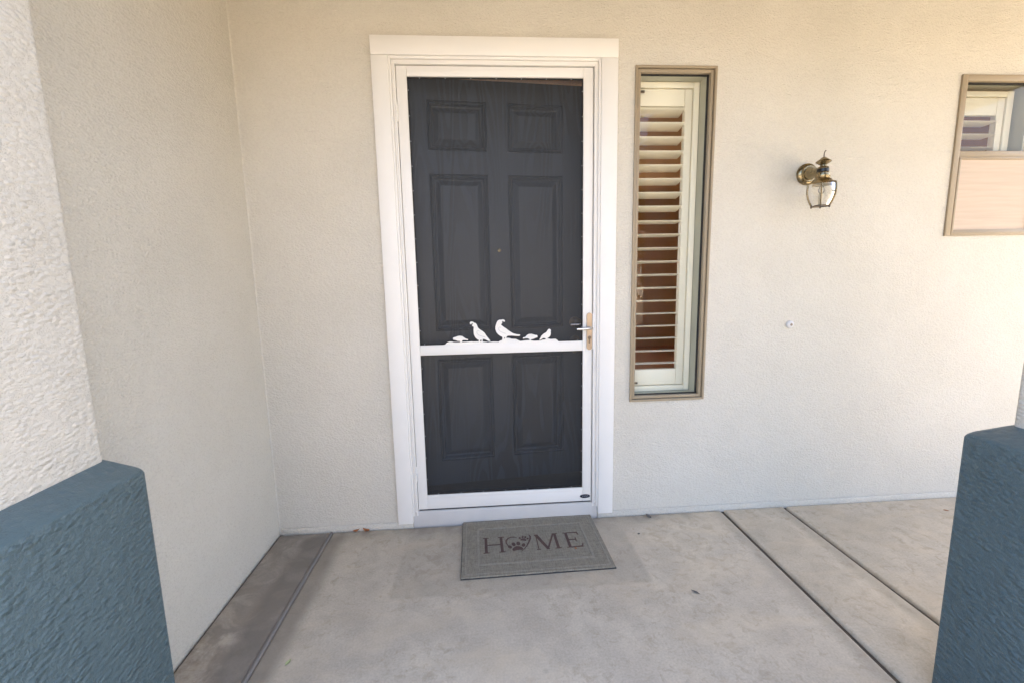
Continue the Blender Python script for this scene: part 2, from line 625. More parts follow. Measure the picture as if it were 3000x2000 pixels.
# soft rounded stucco bead in the corner of the two walls
cb = B()
cb.prism([(-.716, -.006), (-.716, -.0005), (-.710, -.0005), (-.713, -.002), (-.7145, -.0035)],
         lambda q: Vector((q[0], q[1], .002)), lambda q: Vector((q[0], q[1], 2.62)))
cb.build("corner_bead", STUCCO, entry)

side = B().box(-.90, -.7165, -1.36, .034, -.15, 2.62).build("side_wall", STUCCO)
tag(side, "beige stucco side wall meeting the entry wall left of the door", "wall")


def column(label, sx, shaft_face, shaft_back, base_face, base_back, z_cap, z_edge, depth, width):
    """sx=+1: inner face looks towards +x (left column); -1: the right column."""
    t = thing("porch_column", label, "column", (0, 0, 0))
    xs = (shaft_face - width, shaft_face) if sx > 0 else (shaft_face, shaft_face + width)
    s = B()
    s.box(xs[0], xs[1], shaft_back - depth, shaft_back, z_cap - .03, 2.569, .014, 4)
    s.build("shaft", STUCCO_NEAR, t, True)
    over = abs(base_face - shaft_face)
    xb = (base_face - width - over, base_face) if sx > 0 else (base_face, base_face + width + over)
    lo = [(xb[0], base_back), (xb[1], base_back), (xb[1], base_back - depth - over), (xb[0], base_back - depth - over)]
    hi = [(xs[0] - .004, shaft_back + .004), (xs[1] + .004, shaft_back + .004), (xs[1] + .004, shaft_back - depth), (xs[0] - .004, shaft_back - depth)]
    tb = bmesh.new()
    L0 = [tb.verts.new((x, y, -.03)) for x, y in lo]
    L1 = [tb.verts.new((x, y, z_edge)) for x, y in lo]
    L2 = [tb.verts.new((x, y, z_cap)) for x, y in hi]
    tb.faces.new(list(reversed(L0)))
    tb.faces.new(L2)
    for P, Q in ((L0, L1), (L1, L2)):
        for k in range(4):
            tb.faces.new((P[k], P[(k + 1) % 4], Q[(k + 1) % 4], Q[k]))
    bmesh.ops.recalc_face_normals(tb, faces=tb.faces[:])
    bmesh.ops.bevel(tb, geom=[e for e in tb.edges if not all(v.co.z < 0 for v in e.verts) and not all(v.co.z > z_cap - .001 for v in e.verts)],
                    offset=.011, segments=4, profile=.5, affect='EDGES')
    B().take(tb).build("base", BLUE, t, True)
    return t


column("white stucco column with a grey-blue base at the left edge", 1, -.607, -1.073, -.535, -1.042, .849, .811, .45, .42)
column("stucco column on a dark teal base at the right edge", -1, 1.79, -1.15, 1.715, -1.095, .862, .825, .45, .42)

rf = thing("porch_roof", "tan porch ceiling and beam sheltering the front door", "roof", (0, 0, 2.62))
B().box(-1.3, 4.45, -1.50, .0, .0, .12).build("ceiling", CEILING, rf)
B().box(-1.3, 4.45, -1.46, -1.08, -.05, -.001).build("beam", STUCCO_NEAR, rf)
B().box(-2.5, 4.5, -1.54, 6.5, .121, .6).build("roof_deck", ROOF_TILE, rf)

# ------------------------------------------------------------------ room behind the wall
room = thing("interior_room", "brown room behind the shutters and the open front door", "room", (0, .05, 0))
B().box(-1.2, 4.6, .0, 5.0, -.15, .09).build("room_floor", ROOM_FLOOR, room)
B().box(-1.2, 4.6, .0, 5.0, 2.57, 2.69).build("room_ceiling", ROOM, room)
B().box(-1.3, -1.2, .0, 5.0, -.1, 2.6).build("room_wall", ROOM, room)
B().box(4.6, 4.7, .0, 5.0, -.1, 2.6).build("room_wall", ROOM, room)
rw = B()
wall_with_holes(rw, -1.3, 4.7, -.1, 2.6, [(-.9, 2.3, .3, 2.4)], 5.0, 5.1)  # unseen rear opening, added to let daylight into the room
rw.build("room_wall", ROOM, room)

# ------------------------------------------------------------------ door frame
df = thing("door_frame", "white painted casing and sill around the front door", "door frame", (0, 0, 0))
CI = (-.029, .951, 2.288)
B().box(-.106, CI[0], -.022, -.0005, .022, CI[2], .003).build("casing_board", WHITE, df, True)
B().box(CI[1], 1.031, -.022, -.0005, .022, CI[2], .003).build("casing_board", WHITE, df, True)
B().box(-.106, 1.031, -.022, -.0005, CI[2] + .0008, 2.37, .003).build("casing_board", WHITE, df, True)
LI = (-.0025, .9222, 2.2562)            # inner edges of the screen frame
for a, b, y0, nm in ((.0, .38, -.0145, "brick_mould"), (.40, .70, -.004, "mould_step"), (.71, 1.0, -.009, "screen_frame_lip")):
    l0, l1 = (CI[0] + (LI[0] - CI[0]) * q for q in (a, b))
    r0, r1 = (CI[1] + (LI[1] - CI[1]) * q for q in (a, b))
    t0, t1 = (CI[2] + (LI[2] - CI[2]) * q for q in (a, b))
    B().box(l0, l1, y0, .03, .06, t0, .0015).build(nm, WHITE, df, True)
    B().box(r1, r0, y0, .03, .06, t0, .0015).build(nm, WHITE, df, True)
    B().box(l1, r1, y0, .03, t1, t0, .0015).build(nm, WHITE, df, True)
B().box(-.03, -.003, .032, .19, .05, 2.285).build("jamb", WHITE, df)
B().box(.925, .952, .032, .19, .05, 2.285).build("jamb", WHITE, df)
B().box(-.002, .924, .032, .19, 2.258, 2.285).build("head_jamb", JAMB, df)
B().box(-.031, .953, -.005, .06, -.03, .080, .006, 3).build("sill", SILL_PAINT, df, True)
B().box(-.002, .924, .061, .42, -.03, .160, .004).build("threshold_shade", GASKET, df, True)  # threshold deepened and blackened to stand for the shade under the door

# ------------------------------------------------------------------ front door (ajar, swung 6 degrees inwards)
dr = thing("front_door", "charcoal six-panel front door standing slightly ajar behind the screen", "door", (0.0, .10, 0))
dr.rotation_euler = (0, 0, math.radians(6.0))
DW, DZ0, DZ1 = .928, .168, 2.248
PX = [(.119, .413), (.518, .808)]
PZ = [(1.914, 2.149), (1.012, 1.803), (.302, .868)]
holes = [(a, b, c, d) for a, b in PX for c, d in PZ]
d = B()
wall_with_holes(d, 0, DW, DZ0, DZ1, holes, 0.0, .04)
d.build("slab", DOOR, dr)


def raised_panel(x0, x1, z0, z1):
    """ovolo moulding running down into the field, then the raised centre."""
    prof = [(0, 0.0), (.004, .006), (.010, -.003), (.016, .001), (.021, .016), (.027, .019), (.030, .019), (.054, .004), (.058, .003)]
    b = B()
    rings = []
    for off, y in prof:
        rings.append([b.bm.verts.new(q) for q in ((x0 + off, y, z0 + off), (x1 - off, y, z0 + off), (x1 - off, y, z1 - off), (x0 + off, y, z1 - off))])
    for p, q in zip(rings, rings[1:]):
        for k in range(4):
            b.bm.faces.new((p[k], p[(k + 1) % 4], q[(k + 1) % 4], q[k]))
    b.bm.faces.new(rings[-1])
    return b


for a, b_, c, e in holes:
    raised_panel(a, b_, c, e).build("door_panel", DOOR, dr)
YROT = Matrix.Rotation(math.radians(90), 4, 'X')         # lathe axis z -> -y


def lathe_y(b, prof, x, y, z, n=24):
    return b.lathe(prof, n, Matrix.Translation((x, y, z)) @ YROT)


lathe_y(B(), [(.009, -.002), (.0095, .003), (.007, .005), (.0045, .0052), (.004, .002)], .464, 0, 1.425).build("peephole", BRASS, dr, True)
k = B()
lathe_y(k, [(.030, -.001), (.030, .006), (.014, .010), (.011, .03), (.020, .036), (.027, .05), (.025, .062), (.012, .068)], .872, 0, 1.035)
k.build("door_knob", BRONZE, dr, True)
k = B()
lathe_y(k, [(.028, -.001), (.027, .008), (.018, .012), (.016, .018)], .872, 0, .935)
k.build("deadbolt", BRONZE, dr, True)
lathe_y(B(), [(.013, -.001), (.012, .006), (.006, .009)], .872, 0, .876).build("pull_mount", BRONZE, dr, True)

# ------------------------------------------------------------------ screen door
sd = thing("screen_door", "white framed screen door with quail cut-outs along its middle rail", "screen door", (0, 0, 0))
XO0, XO1 = .047, .871
ZB0, ZB1, ZM0, ZM1, ZT0, ZT1 = .088, .164, .908, .958, 2.207, 2.252
for a, b_, c, e, nm in ((.0, XO0, ZB0, ZT1, "stile"), (XO1, .918, ZB0, ZT1, "stile"),
                        (XO0 + .0005, XO1 - .0005, ZT0, ZT1 - .0005, "top_rail"), (XO0 + .0005, XO1 - .0005, ZM0, ZM1, "middle_rail"),
                        (XO0 + .0005, XO1 - .0005, ZB0 + .0005, ZB1, "bottom_rail")):
    B().box(a, b_, 0.0, .028, c, e, .002).build(nm, WHITE_METAL, sd, True)
B().box(XO0, XO1, -.0022, -.0002, ZB1 - .014, ZB1 - .004, .0009).build("bottom_rib", WHITE_METAL, sd, True)
for z0, z1 in ((ZB1, ZM0), (ZM1, ZT0)):
    B().quad((XO0, .016, z0), (XO1, .016, z0), (XO1, .016, z1), (XO0, .016, z1)).build("mesh_screen", MESH, sd)
    sp = B()
    for a, b_, c, e in ((XO0, XO0 + .005, z0, z1), (XO1 - .005, XO1, z0, z1), (XO0 + .005, XO1 - .005, z0, z0 + .005), (XO0 + .005, XO1 - .005, z1 - .005, z1)):
        sp.box(a, b_, .009, .0155, c, e)
    sp.build("spline", GASKET, sd)
clip0 = None


def clip(x, z):
    global clip0
    if clip0 is None:
        b = B()
        b.lathe([(.0021, -.002), (.0021, .0018), (.0010, .0024)], 8, YROT)
        clip0 = b.build("screw_clip", SILVER_INK, sd)
        clip0.location = (x, .009, z)
    else:
        copy_part(clip0, sd, (x, .009, z))


for i in range(7):
    clip(.105 + i * .118, ZT0 - .004)
    clip(.105 + i * .118, ZB1 + .004)
for i in range(11):
    for x in (XO0 + .004, XO1 - .004):
        clip(x, 1.03 + i * .112)
for i in range(6):
    for x in (XO0 + .004, XO1 - .004):
        clip(x, .25 + i * .118)
for x in (.07, .845):
    clip(x, ZM1 + .004)
for z0, z1 in ((2.010, 2.047), (2.050, 2.086), (.250, .289), (.292, .330)):
    B().tube([(-.0035, -.006, z0), (-.0035, -.006, z1)], .0062, 12).build("hinge_knuckle", WHITE_METAL, sd, True)

SIL = {
 'chick1': [(0.2126, 0.9913), (0.2148, 0.9939), (0.2225, 0.9949), (0.2356, 0.9998), (0.246, 1.0013), (0.2575, 0.9997), (0.2663, 0.9937), (0.2751, 0.9874), (0.2866, 0.9826), (0.2881, 0.9794), (0.2852, 0.9782), (0.2736, 0.9801), (0.2645, 0.9798), (0.258, 0.9782), (0.2567, 0.9691), (0.2495, 0.9688), (0.245, 0.976), (0.236, 0.9762), (0.2246, 0.981), (0.2144, 0.9829), (0.2124, 0.9866)],
 'adult1': [(0.2995, 1.0592), (0.2989, 1.0657), (0.3024, 1.0695), (0.3102, 1.0709), (0.3165, 1.0679), (0.3203, 1.0644), (0.3267, 1.0624), (0.3329, 1.0557), (0.3358, 1.0478), (0.3381, 1.04), (0.3476, 1.0306), (0.3616, 1.021), (0.3717, 1.0116), (0.3804, 0.9969), (0.3904, 0.9835), (0.3997, 0.9713), (0.3966, 0.9696), (0.3875, 0.9717), (0.3747, 0.9792), (0.3618, 0.983), (0.3601, 0.9676), (0.3536, 0.9678), (0.3544, 0.9787), (0.35, 0.9789), (0.3458, 0.9681), (0.3394, 0.9688), (0.3414, 0.9776), (0.3332, 0.982), (0.3232, 0.992), (0.3171, 1.0066), (0.316, 1.0275), (0.3176, 1.0444), (0.3133, 1.0464), (0.309, 1.0499), (0.311, 1.055), (0.3144, 1.0588), (0.313, 1.062), (0.3086, 1.0621), (0.3072, 1.0585), (0.3033, 1.0565)],
 'adult2': [(0.4408, 1.0731), (0.4474, 1.0761), (0.4564, 1.0759), (0.463, 1.0778), (0.4707, 1.0755), (0.4748, 1.0702), (0.4731, 1.0655), (0.4692, 1.0651), (0.4659, 1.0691), (0.4607, 1.0684), (0.4596, 1.0648), (0.4608, 1.0601), (0.4567, 1.055), (0.4546, 1.0511), (0.4648, 1.0417), (0.4802, 1.0308), (0.4969, 1.0172), (0.5136, 1.0062), (0.5319, 1.0009), (0.5489, 0.9991), (0.5509, 0.9959), (0.5461, 0.9913), (0.5265, 0.9927), (0.5056, 0.9951), (0.4872, 0.9951), (0.4814, 0.99), (0.4791, 0.9799), (0.4733, 0.9785), (0.4735, 0.9876), (0.4701, 0.9877), (0.4659, 0.9763), (0.4627, 0.9701), (0.4574, 0.9703), (0.4603, 0.984), (0.4584, 0.9907), (0.4494, 0.9949), (0.4391, 1.0031), (0.4303, 1.0138), (0.4254, 1.0297), (0.4263, 1.0428), (0.4314, 1.0583), (0.4363, 1.0686)],
 'chick2': [(0.563, 0.981), (0.5657, 0.9836), (0.5763, 0.9859), (0.5843, 0.995), (0.5949, 0.9999), (0.6081, 1.0003), (0.6212, 0.9965), (0.6278, 0.9937), (0.6357, 0.9935), (0.6388, 0.9881), (0.6377, 0.982), (0.6289, 0.9804), (0.621, 0.9767), (0.6104, 0.9738), (0.6051, 0.974), (0.605, 0.9656), (0.5984, 0.9658), (0.5972, 0.9742), (0.5933, 0.9762), (0.5893, 0.9789), (0.5762, 0.9793), (0.5656, 0.9775)],
 'chick3': [(0.6473, 0.9706), (0.6527, 0.9784), (0.6581, 0.9889), (0.6688, 0.9991), (0.6834, 1.0067), (0.6901, 1.017), (0.6941, 1.0222), (0.7007, 1.0228), (0.7059, 1.0192), (0.707, 1.0126), (0.7054, 1.01), (0.7063, 1.0007), (0.7044, 0.9902), (0.6977, 0.9824), (0.6897, 0.9773), (0.6876, 0.9685), (0.6804, 0.9671), (0.6791, 0.9755), (0.6712, 0.9784), (0.6633, 0.9768), (0.6552, 0.9704), (0.6499, 0.9687)],
 'ground': [(0.1645, 0.9576), (0.1645, 0.9592), (0.1723, 0.9598), (0.1803, 0.9687), (0.1934, 0.9741), (0.2063, 0.9737), (0.2139, 0.9703), (0.2396, 0.9696), (0.2707, 0.9699), (0.3044, 0.9716), (0.3121, 0.97), (0.3329, 0.9707), (0.364, 0.9685), (0.3873, 0.9651), (0.4135, 0.9675), (0.4421, 0.9656), (0.4475, 0.9712), (0.4606, 0.9735), (0.4712, 0.9811), (0.487, 0.9833), (0.4974, 0.9822), (0.5078, 0.9779), (0.5288, 0.9768), (0.5418, 0.9698), (0.5523, 0.9655), (0.5734, 0.9688), (0.5997, 0.9694), (0.6208, 0.9648), (0.6525, 0.9651), (0.6632, 0.9688), (0.6791, 0.9697), (0.6924, 0.9746), (0.7056, 0.971), (0.7295, 0.9722), (0.7401, 0.9652), (0.7454, 0.9592), (0.7454, 0.9576)],
}
WING = {'adult1': [(0.3448, 1.0215), (0.3405, 1.0245), (0.3362, 1.0243), (0.3323, 1.0192), (0.3328, 1.0114), (0.3416, 1.002), (0.3596, 0.9949), (0.3725, 0.9924)],
        'adult2': [(0.4542, 1.0354), (0.451, 1.0390), (0.4468, 1.0395), (0.4425, 1.0358), (0.4423, 1.0266), (0.4499, 1.0172), (0.4666, 1.0089), (0.4783, 1.0059)]}
LBL = {'chick1': "feeding chick at the left end", 'adult1': "plumed quail facing left", 'adult2': "plumed quail looking right, tallest",
       'chick2': "feeding chick right of the tall quail", 'chick3': "upright chick at the right end"}
for key, poly in SIL.items():
    y0, y1 = (.0003, .0045) if key == 'ground' else (-.0012, .0032)
    b = B().prism(poly, lambda q: Vector((q[0], y0, q[1])), lambda q: Vector((q[0], y1, q[1])))
    o = b.build("rocky_ground_strip" if key == 'ground' else "quail_cutout", WHITE_METAL, sd)
    if key in LBL:
        o["label"] = LBL[key]
    if key in WING:
        B().tube([(x, -.0013, z) for x, z in WING[key]], .0011, 6).build("wing_line", GROOVE, o, True)

# handle
hd = B()
pts = []
for i in range(13):
    a = math.pi * i / 12
    pts.append((.903 + .0135 * math.cos(a), 1.087 + .0135 * math.sin(a)))
for i in range(13):
    a = math.pi + math.pi * i / 12
    pts.append((.903 + .0135 * math.cos(a), .926 + .0135 * math.sin(a)))
hd.prism(pts, lambda q: Vector((q[0], -.0085, q[1])), lambda q: Vector((q[0], -.0003, q[1])))
plate = hd.build("handle_plate", NICKEL, sd)
lv = B()
lv.tube([(.903, -.008, 1.0245), (.903, -.030, 1.0245)], .0085, 16)
lv.tube([(.913, -.036, 1.0245), (.900, -.039, 1.0247), (.880, -.040, 1.0245), (.855, -.038, 1.023), (.836, -.037, 1.0225), (.831, -.037, 1.0225)], [.0065, .0078, .0066, .0068, .0072, .005], 14)
lv.build("lever", CHROME, plate, True)
ky = B()
lathe_y(ky, [(.0085, 0), (.0085, .003), (.006, .0038)], .9025, -.0083, .975, 16)
ky.box(.899, .906, -.0105, -.0083, .946, .971, .001)
ky.build("key_cylinder", BRONZE, plate, True)
B().box(.9185, .9262, -.010, .004, .914, 1.097, .002).build("strike_cover", WHITE_METAL, sd, True)
iv = B()
iv.tube([(.895, .029, 1.035), (.893, .06, 1.035), (.87, .068, 1.035), (.82, .066, 1.035)], .007, 12)
iv.build("inner_lever", CHROME, sd, True)

bd = B()
bd.prism([(.8845 + .0275 * math.cos(t * math.pi / 16), .1165 + .0100 * math.sin(t * math.pi / 16)) for t in range(32)],
         lambda q: Vector((q[0], -.0034, q[1])), lambda q: Vector((q[0], -.0004, q[1])))
badge = bd.build("oval_badge", BADGE, sd)
B().tube([(.8845 + .018 * (i / 10 - .5) * 2, -.0036, .1165 + .0028 * math.sin(i * 2.3) + .001) for i in range(11)], .0009, 5).build("badge_script", SILVER_INK, badge, True)
B().box(.003, .915, .004, .026, .0815, .0872).build("door_sweep", GASKET, sd)


# ------------------------------------------------------------------ windows and shutters
def ring_parts(name, mat, parent, x0, x1, z0, z1, wdt, y0, y1, bev=.0015):
    B().box(x0, x0 + wdt, y0, y1, z0, z1, bev).build(name, mat, parent, True)
    B().box(x1 - wdt, x1, y0, y1, z0, z1, bev).build(name, mat, parent, True)
    B().box(x0 + wdt, x1 - wdt, y0, y1, z1 - wdt, z1, bev).build(name, mat, parent, True)
    B().box(x0 + wdt, x1 - wdt, y0, y1, z0, z0 + wdt, bev).build(name, mat, parent, True)


def pane(x0, x1, z0, z1, y, parent, mat=GLASS):
    return B().quad((x0, y, z0), (x1, y, z0), (x1, y, z1), (x0, y, z1)).build("glass_pane", mat, parent)


def reveal(parent, x0, x1, z0, z1, y0, y1):
    t = .016
    for q in ((x1, x1 + t, z0 - t, z1 + t), (x0 - t, x0, z0 - t, z1 + t), (x0, x1, z1, z1 + t), (x0, x1, z0 - t, z0)):
        B().box(q[0], q[1], y0, y1, q[2], q[3]).build("inner_reveal", REVEAL, parent)


louver_proto = {}


def louver(parent, x0, x1, y, z, tilt):
    wdt = x1 - x0
    key = round(wdt, 4)
    if key not in louver_proto:
        b = B()
        sec = [(.0435 * math.cos(t * math.pi / 8), .0046 * math.sin(t * math.pi / 8)) for t in range(16)]
        b.prism(sec, lambda q: Vector((0, q[0], q[1])), lambda q: Vector((wdt, q[0], q[1])))
        louver_proto[key] = b.mesh("louver", CREAM, True)
    o = bpy.data.objects.new("louver", louver_proto[key])
    COL.objects.link(o)
    o.parent = parent
    o.location = (x0, y, z)
    o.rotation_euler = (math.radians(-tilt), 0, 0)
    return o


def shutter(label, xl, xlou, xsti, xfr, ztop_fr, ztop_pan, ztop_rail, zbot_rail, zbot_pan, zbot_fr, rows, y0, group):
    """xl: hidden left edge; xlou: right end of the louvers; xsti: right edge of the panel; xfr: right edge of the frame."""
    t = thing("window_shutter", label, "shutter", (0, 0, 0), group)
    y1 = y0 + .028
    B().box(xsti + .003, xfr, y0 - .006, y1, zbot_fr, ztop_fr, .003).build("shutter_frame", CREAM, t, True)
    B().box(xl - .03, xsti + .003, y0 - .006, y1, ztop_pan + .003, ztop_fr, .003).build("shutter_frame", CREAM, t, True)
    B().box(xl - .03, xsti + .003, y0 - .006, y1, zbot_fr, zbot_pan - .003, .003).build("shutter_frame", CREAM, t, True)
    B().box(xlou, xsti, y0, y1, zbot_pan, ztop_pan, .004).build("panel_stile", CREAM, t, True)
    B().box(xl - .03, xl, y0, y1, zbot_pan, ztop_pan, .004).build("panel_stile", CREAM, t, True)
    B().box(xl, xlou - .0005, y0 + .0005, y1, ztop_rail, ztop_pan - .0005, .003).build("panel_rail", CREAM, t, True)
    B().box(xl, xlou - .0005, y0 + .0005, y1, zbot_pan + .0005, zbot_rail, .003).build("panel_rail", CREAM, t, True)
    for z, tilt in rows:
        louver(t, xl + .002, xlou - .002, y0 + .030, z, tilt)
    pn = B()
    pn.box(xlou + .0005, xlou + .006, y0 - .005, y0 - .0005, rows[-1][0], rows[0][0] + .01, .001)
    pn.build("tilt_strip", CREAM, t, True)
    for z, tilt in rows:
        o = bpy.data.objects.new("tilt_clip", clip_mesh)
        COL.objects.link(o)
        o.parent = t
        o.location = (xlou - .001, y0 - .006, z)
    return t


cmb = B()
cmb.box(-.004, .011, -.002, .006, -.0035, .0045, .001)
clip_mesh = cmb.mesh("tilt_clip", CREAM, True)


def tall_window():
    x0, x1, z0, z1 = WIN_A
    t = thing("window", "tall narrow window with a tan frame right beside the front door", "window", (0, 0, 0))
    ring_parts("outer_frame", TAN, t, x0, x1, z0, z1, .011, -.010, .030)
    ring_parts("gasket", GASKET, t, x0 + .011, x1 - .011, z0 + .011, z1 - .011, .003, .004, .030, 0)
    ring_parts("inner_frame", TAN, t, x0 + .014, x1 - .014, z0 + .014, z1 - .014, .014, -.002, .030)
    ring_parts("glazing_bead", GASKET, t, x0 + .028, x1 - .028, z0 + .028, z1 - .028, .004, .020, .034, 0)
    pane(x0 + .028, x1 - .028, z0 + .028, z1 - .028, .027, t)
    reveal(t, 1.06, 1.485, .655, 2.233, .036, .135)
    return t


tall_window()
rowsA = [2.104, 2.036, 1.968, 1.900, 1.833, 1.766, 1.698, 1.630]
rowsA = [(z - .006, 14.0) for z in rowsA]
rowsA += [(z, 6.0) for z in (1.5560, 1.4880, 1.4190, 1.3500, 1.2815, 1.2130, 1.1440, 1.0755, 1.0085, .9420, .8735, .8055)]
shA = shutter("cream louvred shutter behind the tall narrow window", 1.115, 1.409, 1.449, 1.482, 2.231, 2.200, 2.118, .776, .690, .657, rowsA, .098, "louvred shutters")
hg = B()
hg.box(1.175, 1.200, .092, .0975, 2.178, 2.190, .001)
hg.box(1.168, 1.176, .090, .0975, 2.184, 2.206, .001)
hg.build("shutter_hinge", BRONZE, shA, True)
hg = B()
hg.box(1.170, 1.195, .092, .0975, .700, .710, .001)
hg.build("shutter_hinge", BRONZE, shA, True)


def hung_window():
    x0, x1, z0, z1 = WIN_B
    t = thing("window", "small hung window with a tan screen over its lower half", "window", (0, 0, 0))
    ring_parts("outer_frame", TAN, t, x0, x1, z0, z1, .030, -.010, .030)
    B().box(x0 + .0305, x1 - .0305, -.006, .030, 1.846, 1.876, .002).build("meeting_rail", TAN, t, True)
    ring_parts("screen_frame", TAN, t, x0 + .031, x1 - .031, z0 + .0105, 1.845, .010, -.012, .012)
    ring_parts("gasket", GASKET, t, x0 + .0305, x1 - .0305, 1.8765, z1 - .0305, .004, .010, .030, 0)
    B().box(x0 + .0415, x1 - .0415, -.004, .000, z0 + .021, 1.8345).build("solar_screen", SCREEN_TAN, t)
    pane(x0 + .03, x1 - .03, 1.876, z1 - .03, .024, t)
    lk = B()
    lk.prism([(2.814, 2.205), (2.862, 2.205), (2.852, 2.188), (2.838, 2.180), (2.814, 2.180)], lambda q: Vector((q[0], .030, q[1])), lambda q: Vector((q[0], .034, q[1])))
    lk.build("sash_stop", REVEAL, t)
    reveal(t, 2.74, 3.205, 1.47, 2.218, .036, .135)
    B().box(2.74, 3.205, .036, .060, 1.484, 1.846).build("lower_sash", TAN, t)
    return t


hung_window()
rowsB = [(z, 4.0) for z in (2.049, 1.984, 1.918, 1.852, 1.786, 1.720, 1.654, 1.588)]
shutter("cream louvred shutter behind the small window at the right edge", 2.775, 3.110, 3.152, 3.193, 2.201, 2.170, 2.083, 1.53, 1.50, 1.475, rowsB, .098, "louvred shutters")

# ------------------------------------------------------------------ wall lantern
LX, LY = 1.990, -.130
la = thing("wall_lantern", "antique brass wall lantern with clear glass sides, unlit", "wall lamp", (LX, 0, 1.765))
OX = Matrix.Translation((0, 0, 0))
b = B()
b.lathe([(.0515, .0005), (.0525, .006), (.049, .012), (.051, .015), (.046, .021), (.040, .023), (.037, .030)], 40, Matrix.Translation((.013, 0, 0)) @ YROT)
b.build("back_plate", BRASS, la, True)
b = B()
b.tube([(.013, -.020, 0), (.012, -.040, -.001), (.008, -.070, -.006), (.003, -.100, -.011), (0, LY, -.013)], [.036, .030, .022, .017, .015], 28)
b.build("arm", BRASS, la, True)
AX = Matrix.Translation((0, LY, 0))
b = B()
b.lathe([(.004, .053), (.010, .049), (.019, .042), (.030, .034), (.0325, .030), (.029, .026), (.019, .020), (.0125, .0145), (.0125, .011), (.019, .008), (.0235, .003), (.0242, -.0015)], 40, AX)
b.build("finial", BRASS, la, True)
B().tube([(0, LY, .050), (0, LY, .066), (.002, LY, .075), (.006, LY, .081), (.0085, LY, .0805)], [.0026, .0024, .0024, .0024, .0022], 8).build("hook", BRONZE, la, True)
B().lathe([(.0235, -.002), (.0248, -.003), (.0248, -.0155), (.0235, -.0165)], 36, AX).build("black_band", BAND, la, True)
b = B()
b.lathe([(.0235, -.017), (.0250, -.019), (.0252, -.026), (.0305, -.029), (.0315, -.041), (.029, -.045), (.037, -.049), (.040, -.055), (.046, -.061), (.050, -.065)], 40, AX)
b.build("collar", BRASS, la, True)
HEX = [math.radians(-128 + 60 * i) for i in range(6)]


def hexpt(r, i, z):
    return Vector((r * math.cos(HEX[i % 6]), LY + r * math.sin(HEX[i % 6]), z))


tb = bmesh.new()
lo = [tb.verts.new(hexpt(.0665, i, -.0735)) for i in range(6)]
hi = [tb.verts.new(hexpt(.0625, i, -.0655)) for i in range(6)]
tb.faces.new(list(reversed(lo)))
tb.faces.new(hi)
for i in range(6):
    tb.faces.new((lo[i], lo[(i + 1) % 6], hi[(i + 1) % 6], hi[i]))
B().take(tb).build("top_plate", BRASS, la)
PR = [(0.0, .0625), (.1, .0640), (.22, .0650), (.36, .0648), (.5, .0630), (.64, .0592), (.78, .0535), (.9, .0475), (1.0, .0420)]
ZT, ZBm = -.073, -.172
for i in range(6):
    a = B()
    a.tube([hexpt(r + .001, i, ZT + (ZBm - ZT) * t) for t, r in PR], .0030, 8)
    a.build("rib", BRASS, la, True)
    gl = B()
    rows_ = [[gl.bm.verts.new(hexpt(r - .001, i, ZT + (ZBm - ZT) * t).lerp(hexpt(r - .001, i + 1, ZT + (ZBm - ZT) * t), u) +
                              (hexpt(1, i, 0) + hexpt(1, i + 1, 0) - Vector((0, 2 * LY, 0))).normalized() * .006 * 4 * u * (1 - u)) for u in (0, .25, .5, .75, 1)] for t, r in PR]
    for p, q in zip(rows_, rows_[1:]):
        for k in range(4):
            gl.bm.faces.new((p[k], p[k + 1], q[k + 1], q[k]))
    gl.build("lamp_pane", LAMP_GLASS, la, True)
    ft = B()
    ft.lathe([(.001, -.007), (.0040, -.004), (.0040, .002), (.003, .004)], 10, Matrix.Translation(hexpt(.042, i, ZBm)))
    ft.build("foot", BRONZE, la, True)
br = B()
for i in range(6):
    br.tube([hexpt(.042, i, ZBm), hexpt(.042, i + 1, ZBm)], .0024, 6)
br.build("bottom_ring", BRONZE, la, True)
B().lathe([(.0105, -.166), (.0105, -.118), (.009, -.116)], 16, AX).build("candle_sleeve", BULB, la, True)
B().lathe([(.007, -.116), (.0125, -.106), (.0135, -.097), (.010, -.085), (.005, -.077), (.001, -.074)], 16, AX).build("bulb", LAMP_GLASS, la, True)
bt = B()
bt.bm.faces.new([bt.bm.verts.new(hexpt(.041, i, ZBm + .001)) for i in range(6)])
bt.build("bottom_plate", BRONZE, la)

# ------------------------------------------------------------------ doorbell
db = thing("doorbell", "round white doorbell button on the stucco right of the tall window", "doorbell", (1.972, 0, 1.012))
lathe_y(B(), [(.0205, .0005), (.0205, .004), (.0185, .010), (.0135, .0145), (.0085, .016), (.0075, .0145)], 0, 0, 0, 32).build("bell_ring", PEARL, db, True)
lathe_y(B(), [(.0068, .010), (.0068, .0165), (.004, .019), (.001, .0196)], 0, 0, 0, 20).build("bell_button", NICKEL, db, True)

# ------------------------------------------------------------------ doormat
mt = thing("doormat", "woven grey-brown doormat lettered HOME with paw prints", "doormat", (.575, -.228, 0.0005))
mt.rotation_euler = (0, 0, math.radians(1.0))
b = B()
W2, D2 = .342, .222
nx, ny = 24, 16
rng = random.Random(3)
tb = bmesh.new()
edge_pts = []
for i in range(nx):
    edge_pts.append((-W2 + 2 * W2 * i / nx, -D2))
for i in range(ny):
    edge_pts.append((W2, -D2 + 2 * D2 * i / ny))
for i in range(nx):
    edge_pts.append((W2 - 2 * W2 * i / nx, D2))
for i in range(ny):
    edge_pts.append((-W2, D2 - 2 * D2 * i / ny))
edge_pts = [(x + rng.uniform(-.0009, .0009), y + rng.uniform(-.0009, .0009)) for x, y in edge_pts]
b.prism(edge_pts, lambda q: Vector((q[0], q[1], .0045)), lambda q: Vector((q[0] * .996, q[1] * .993, .0105)))
tb.free()
b.build("pile", MAT, mt)
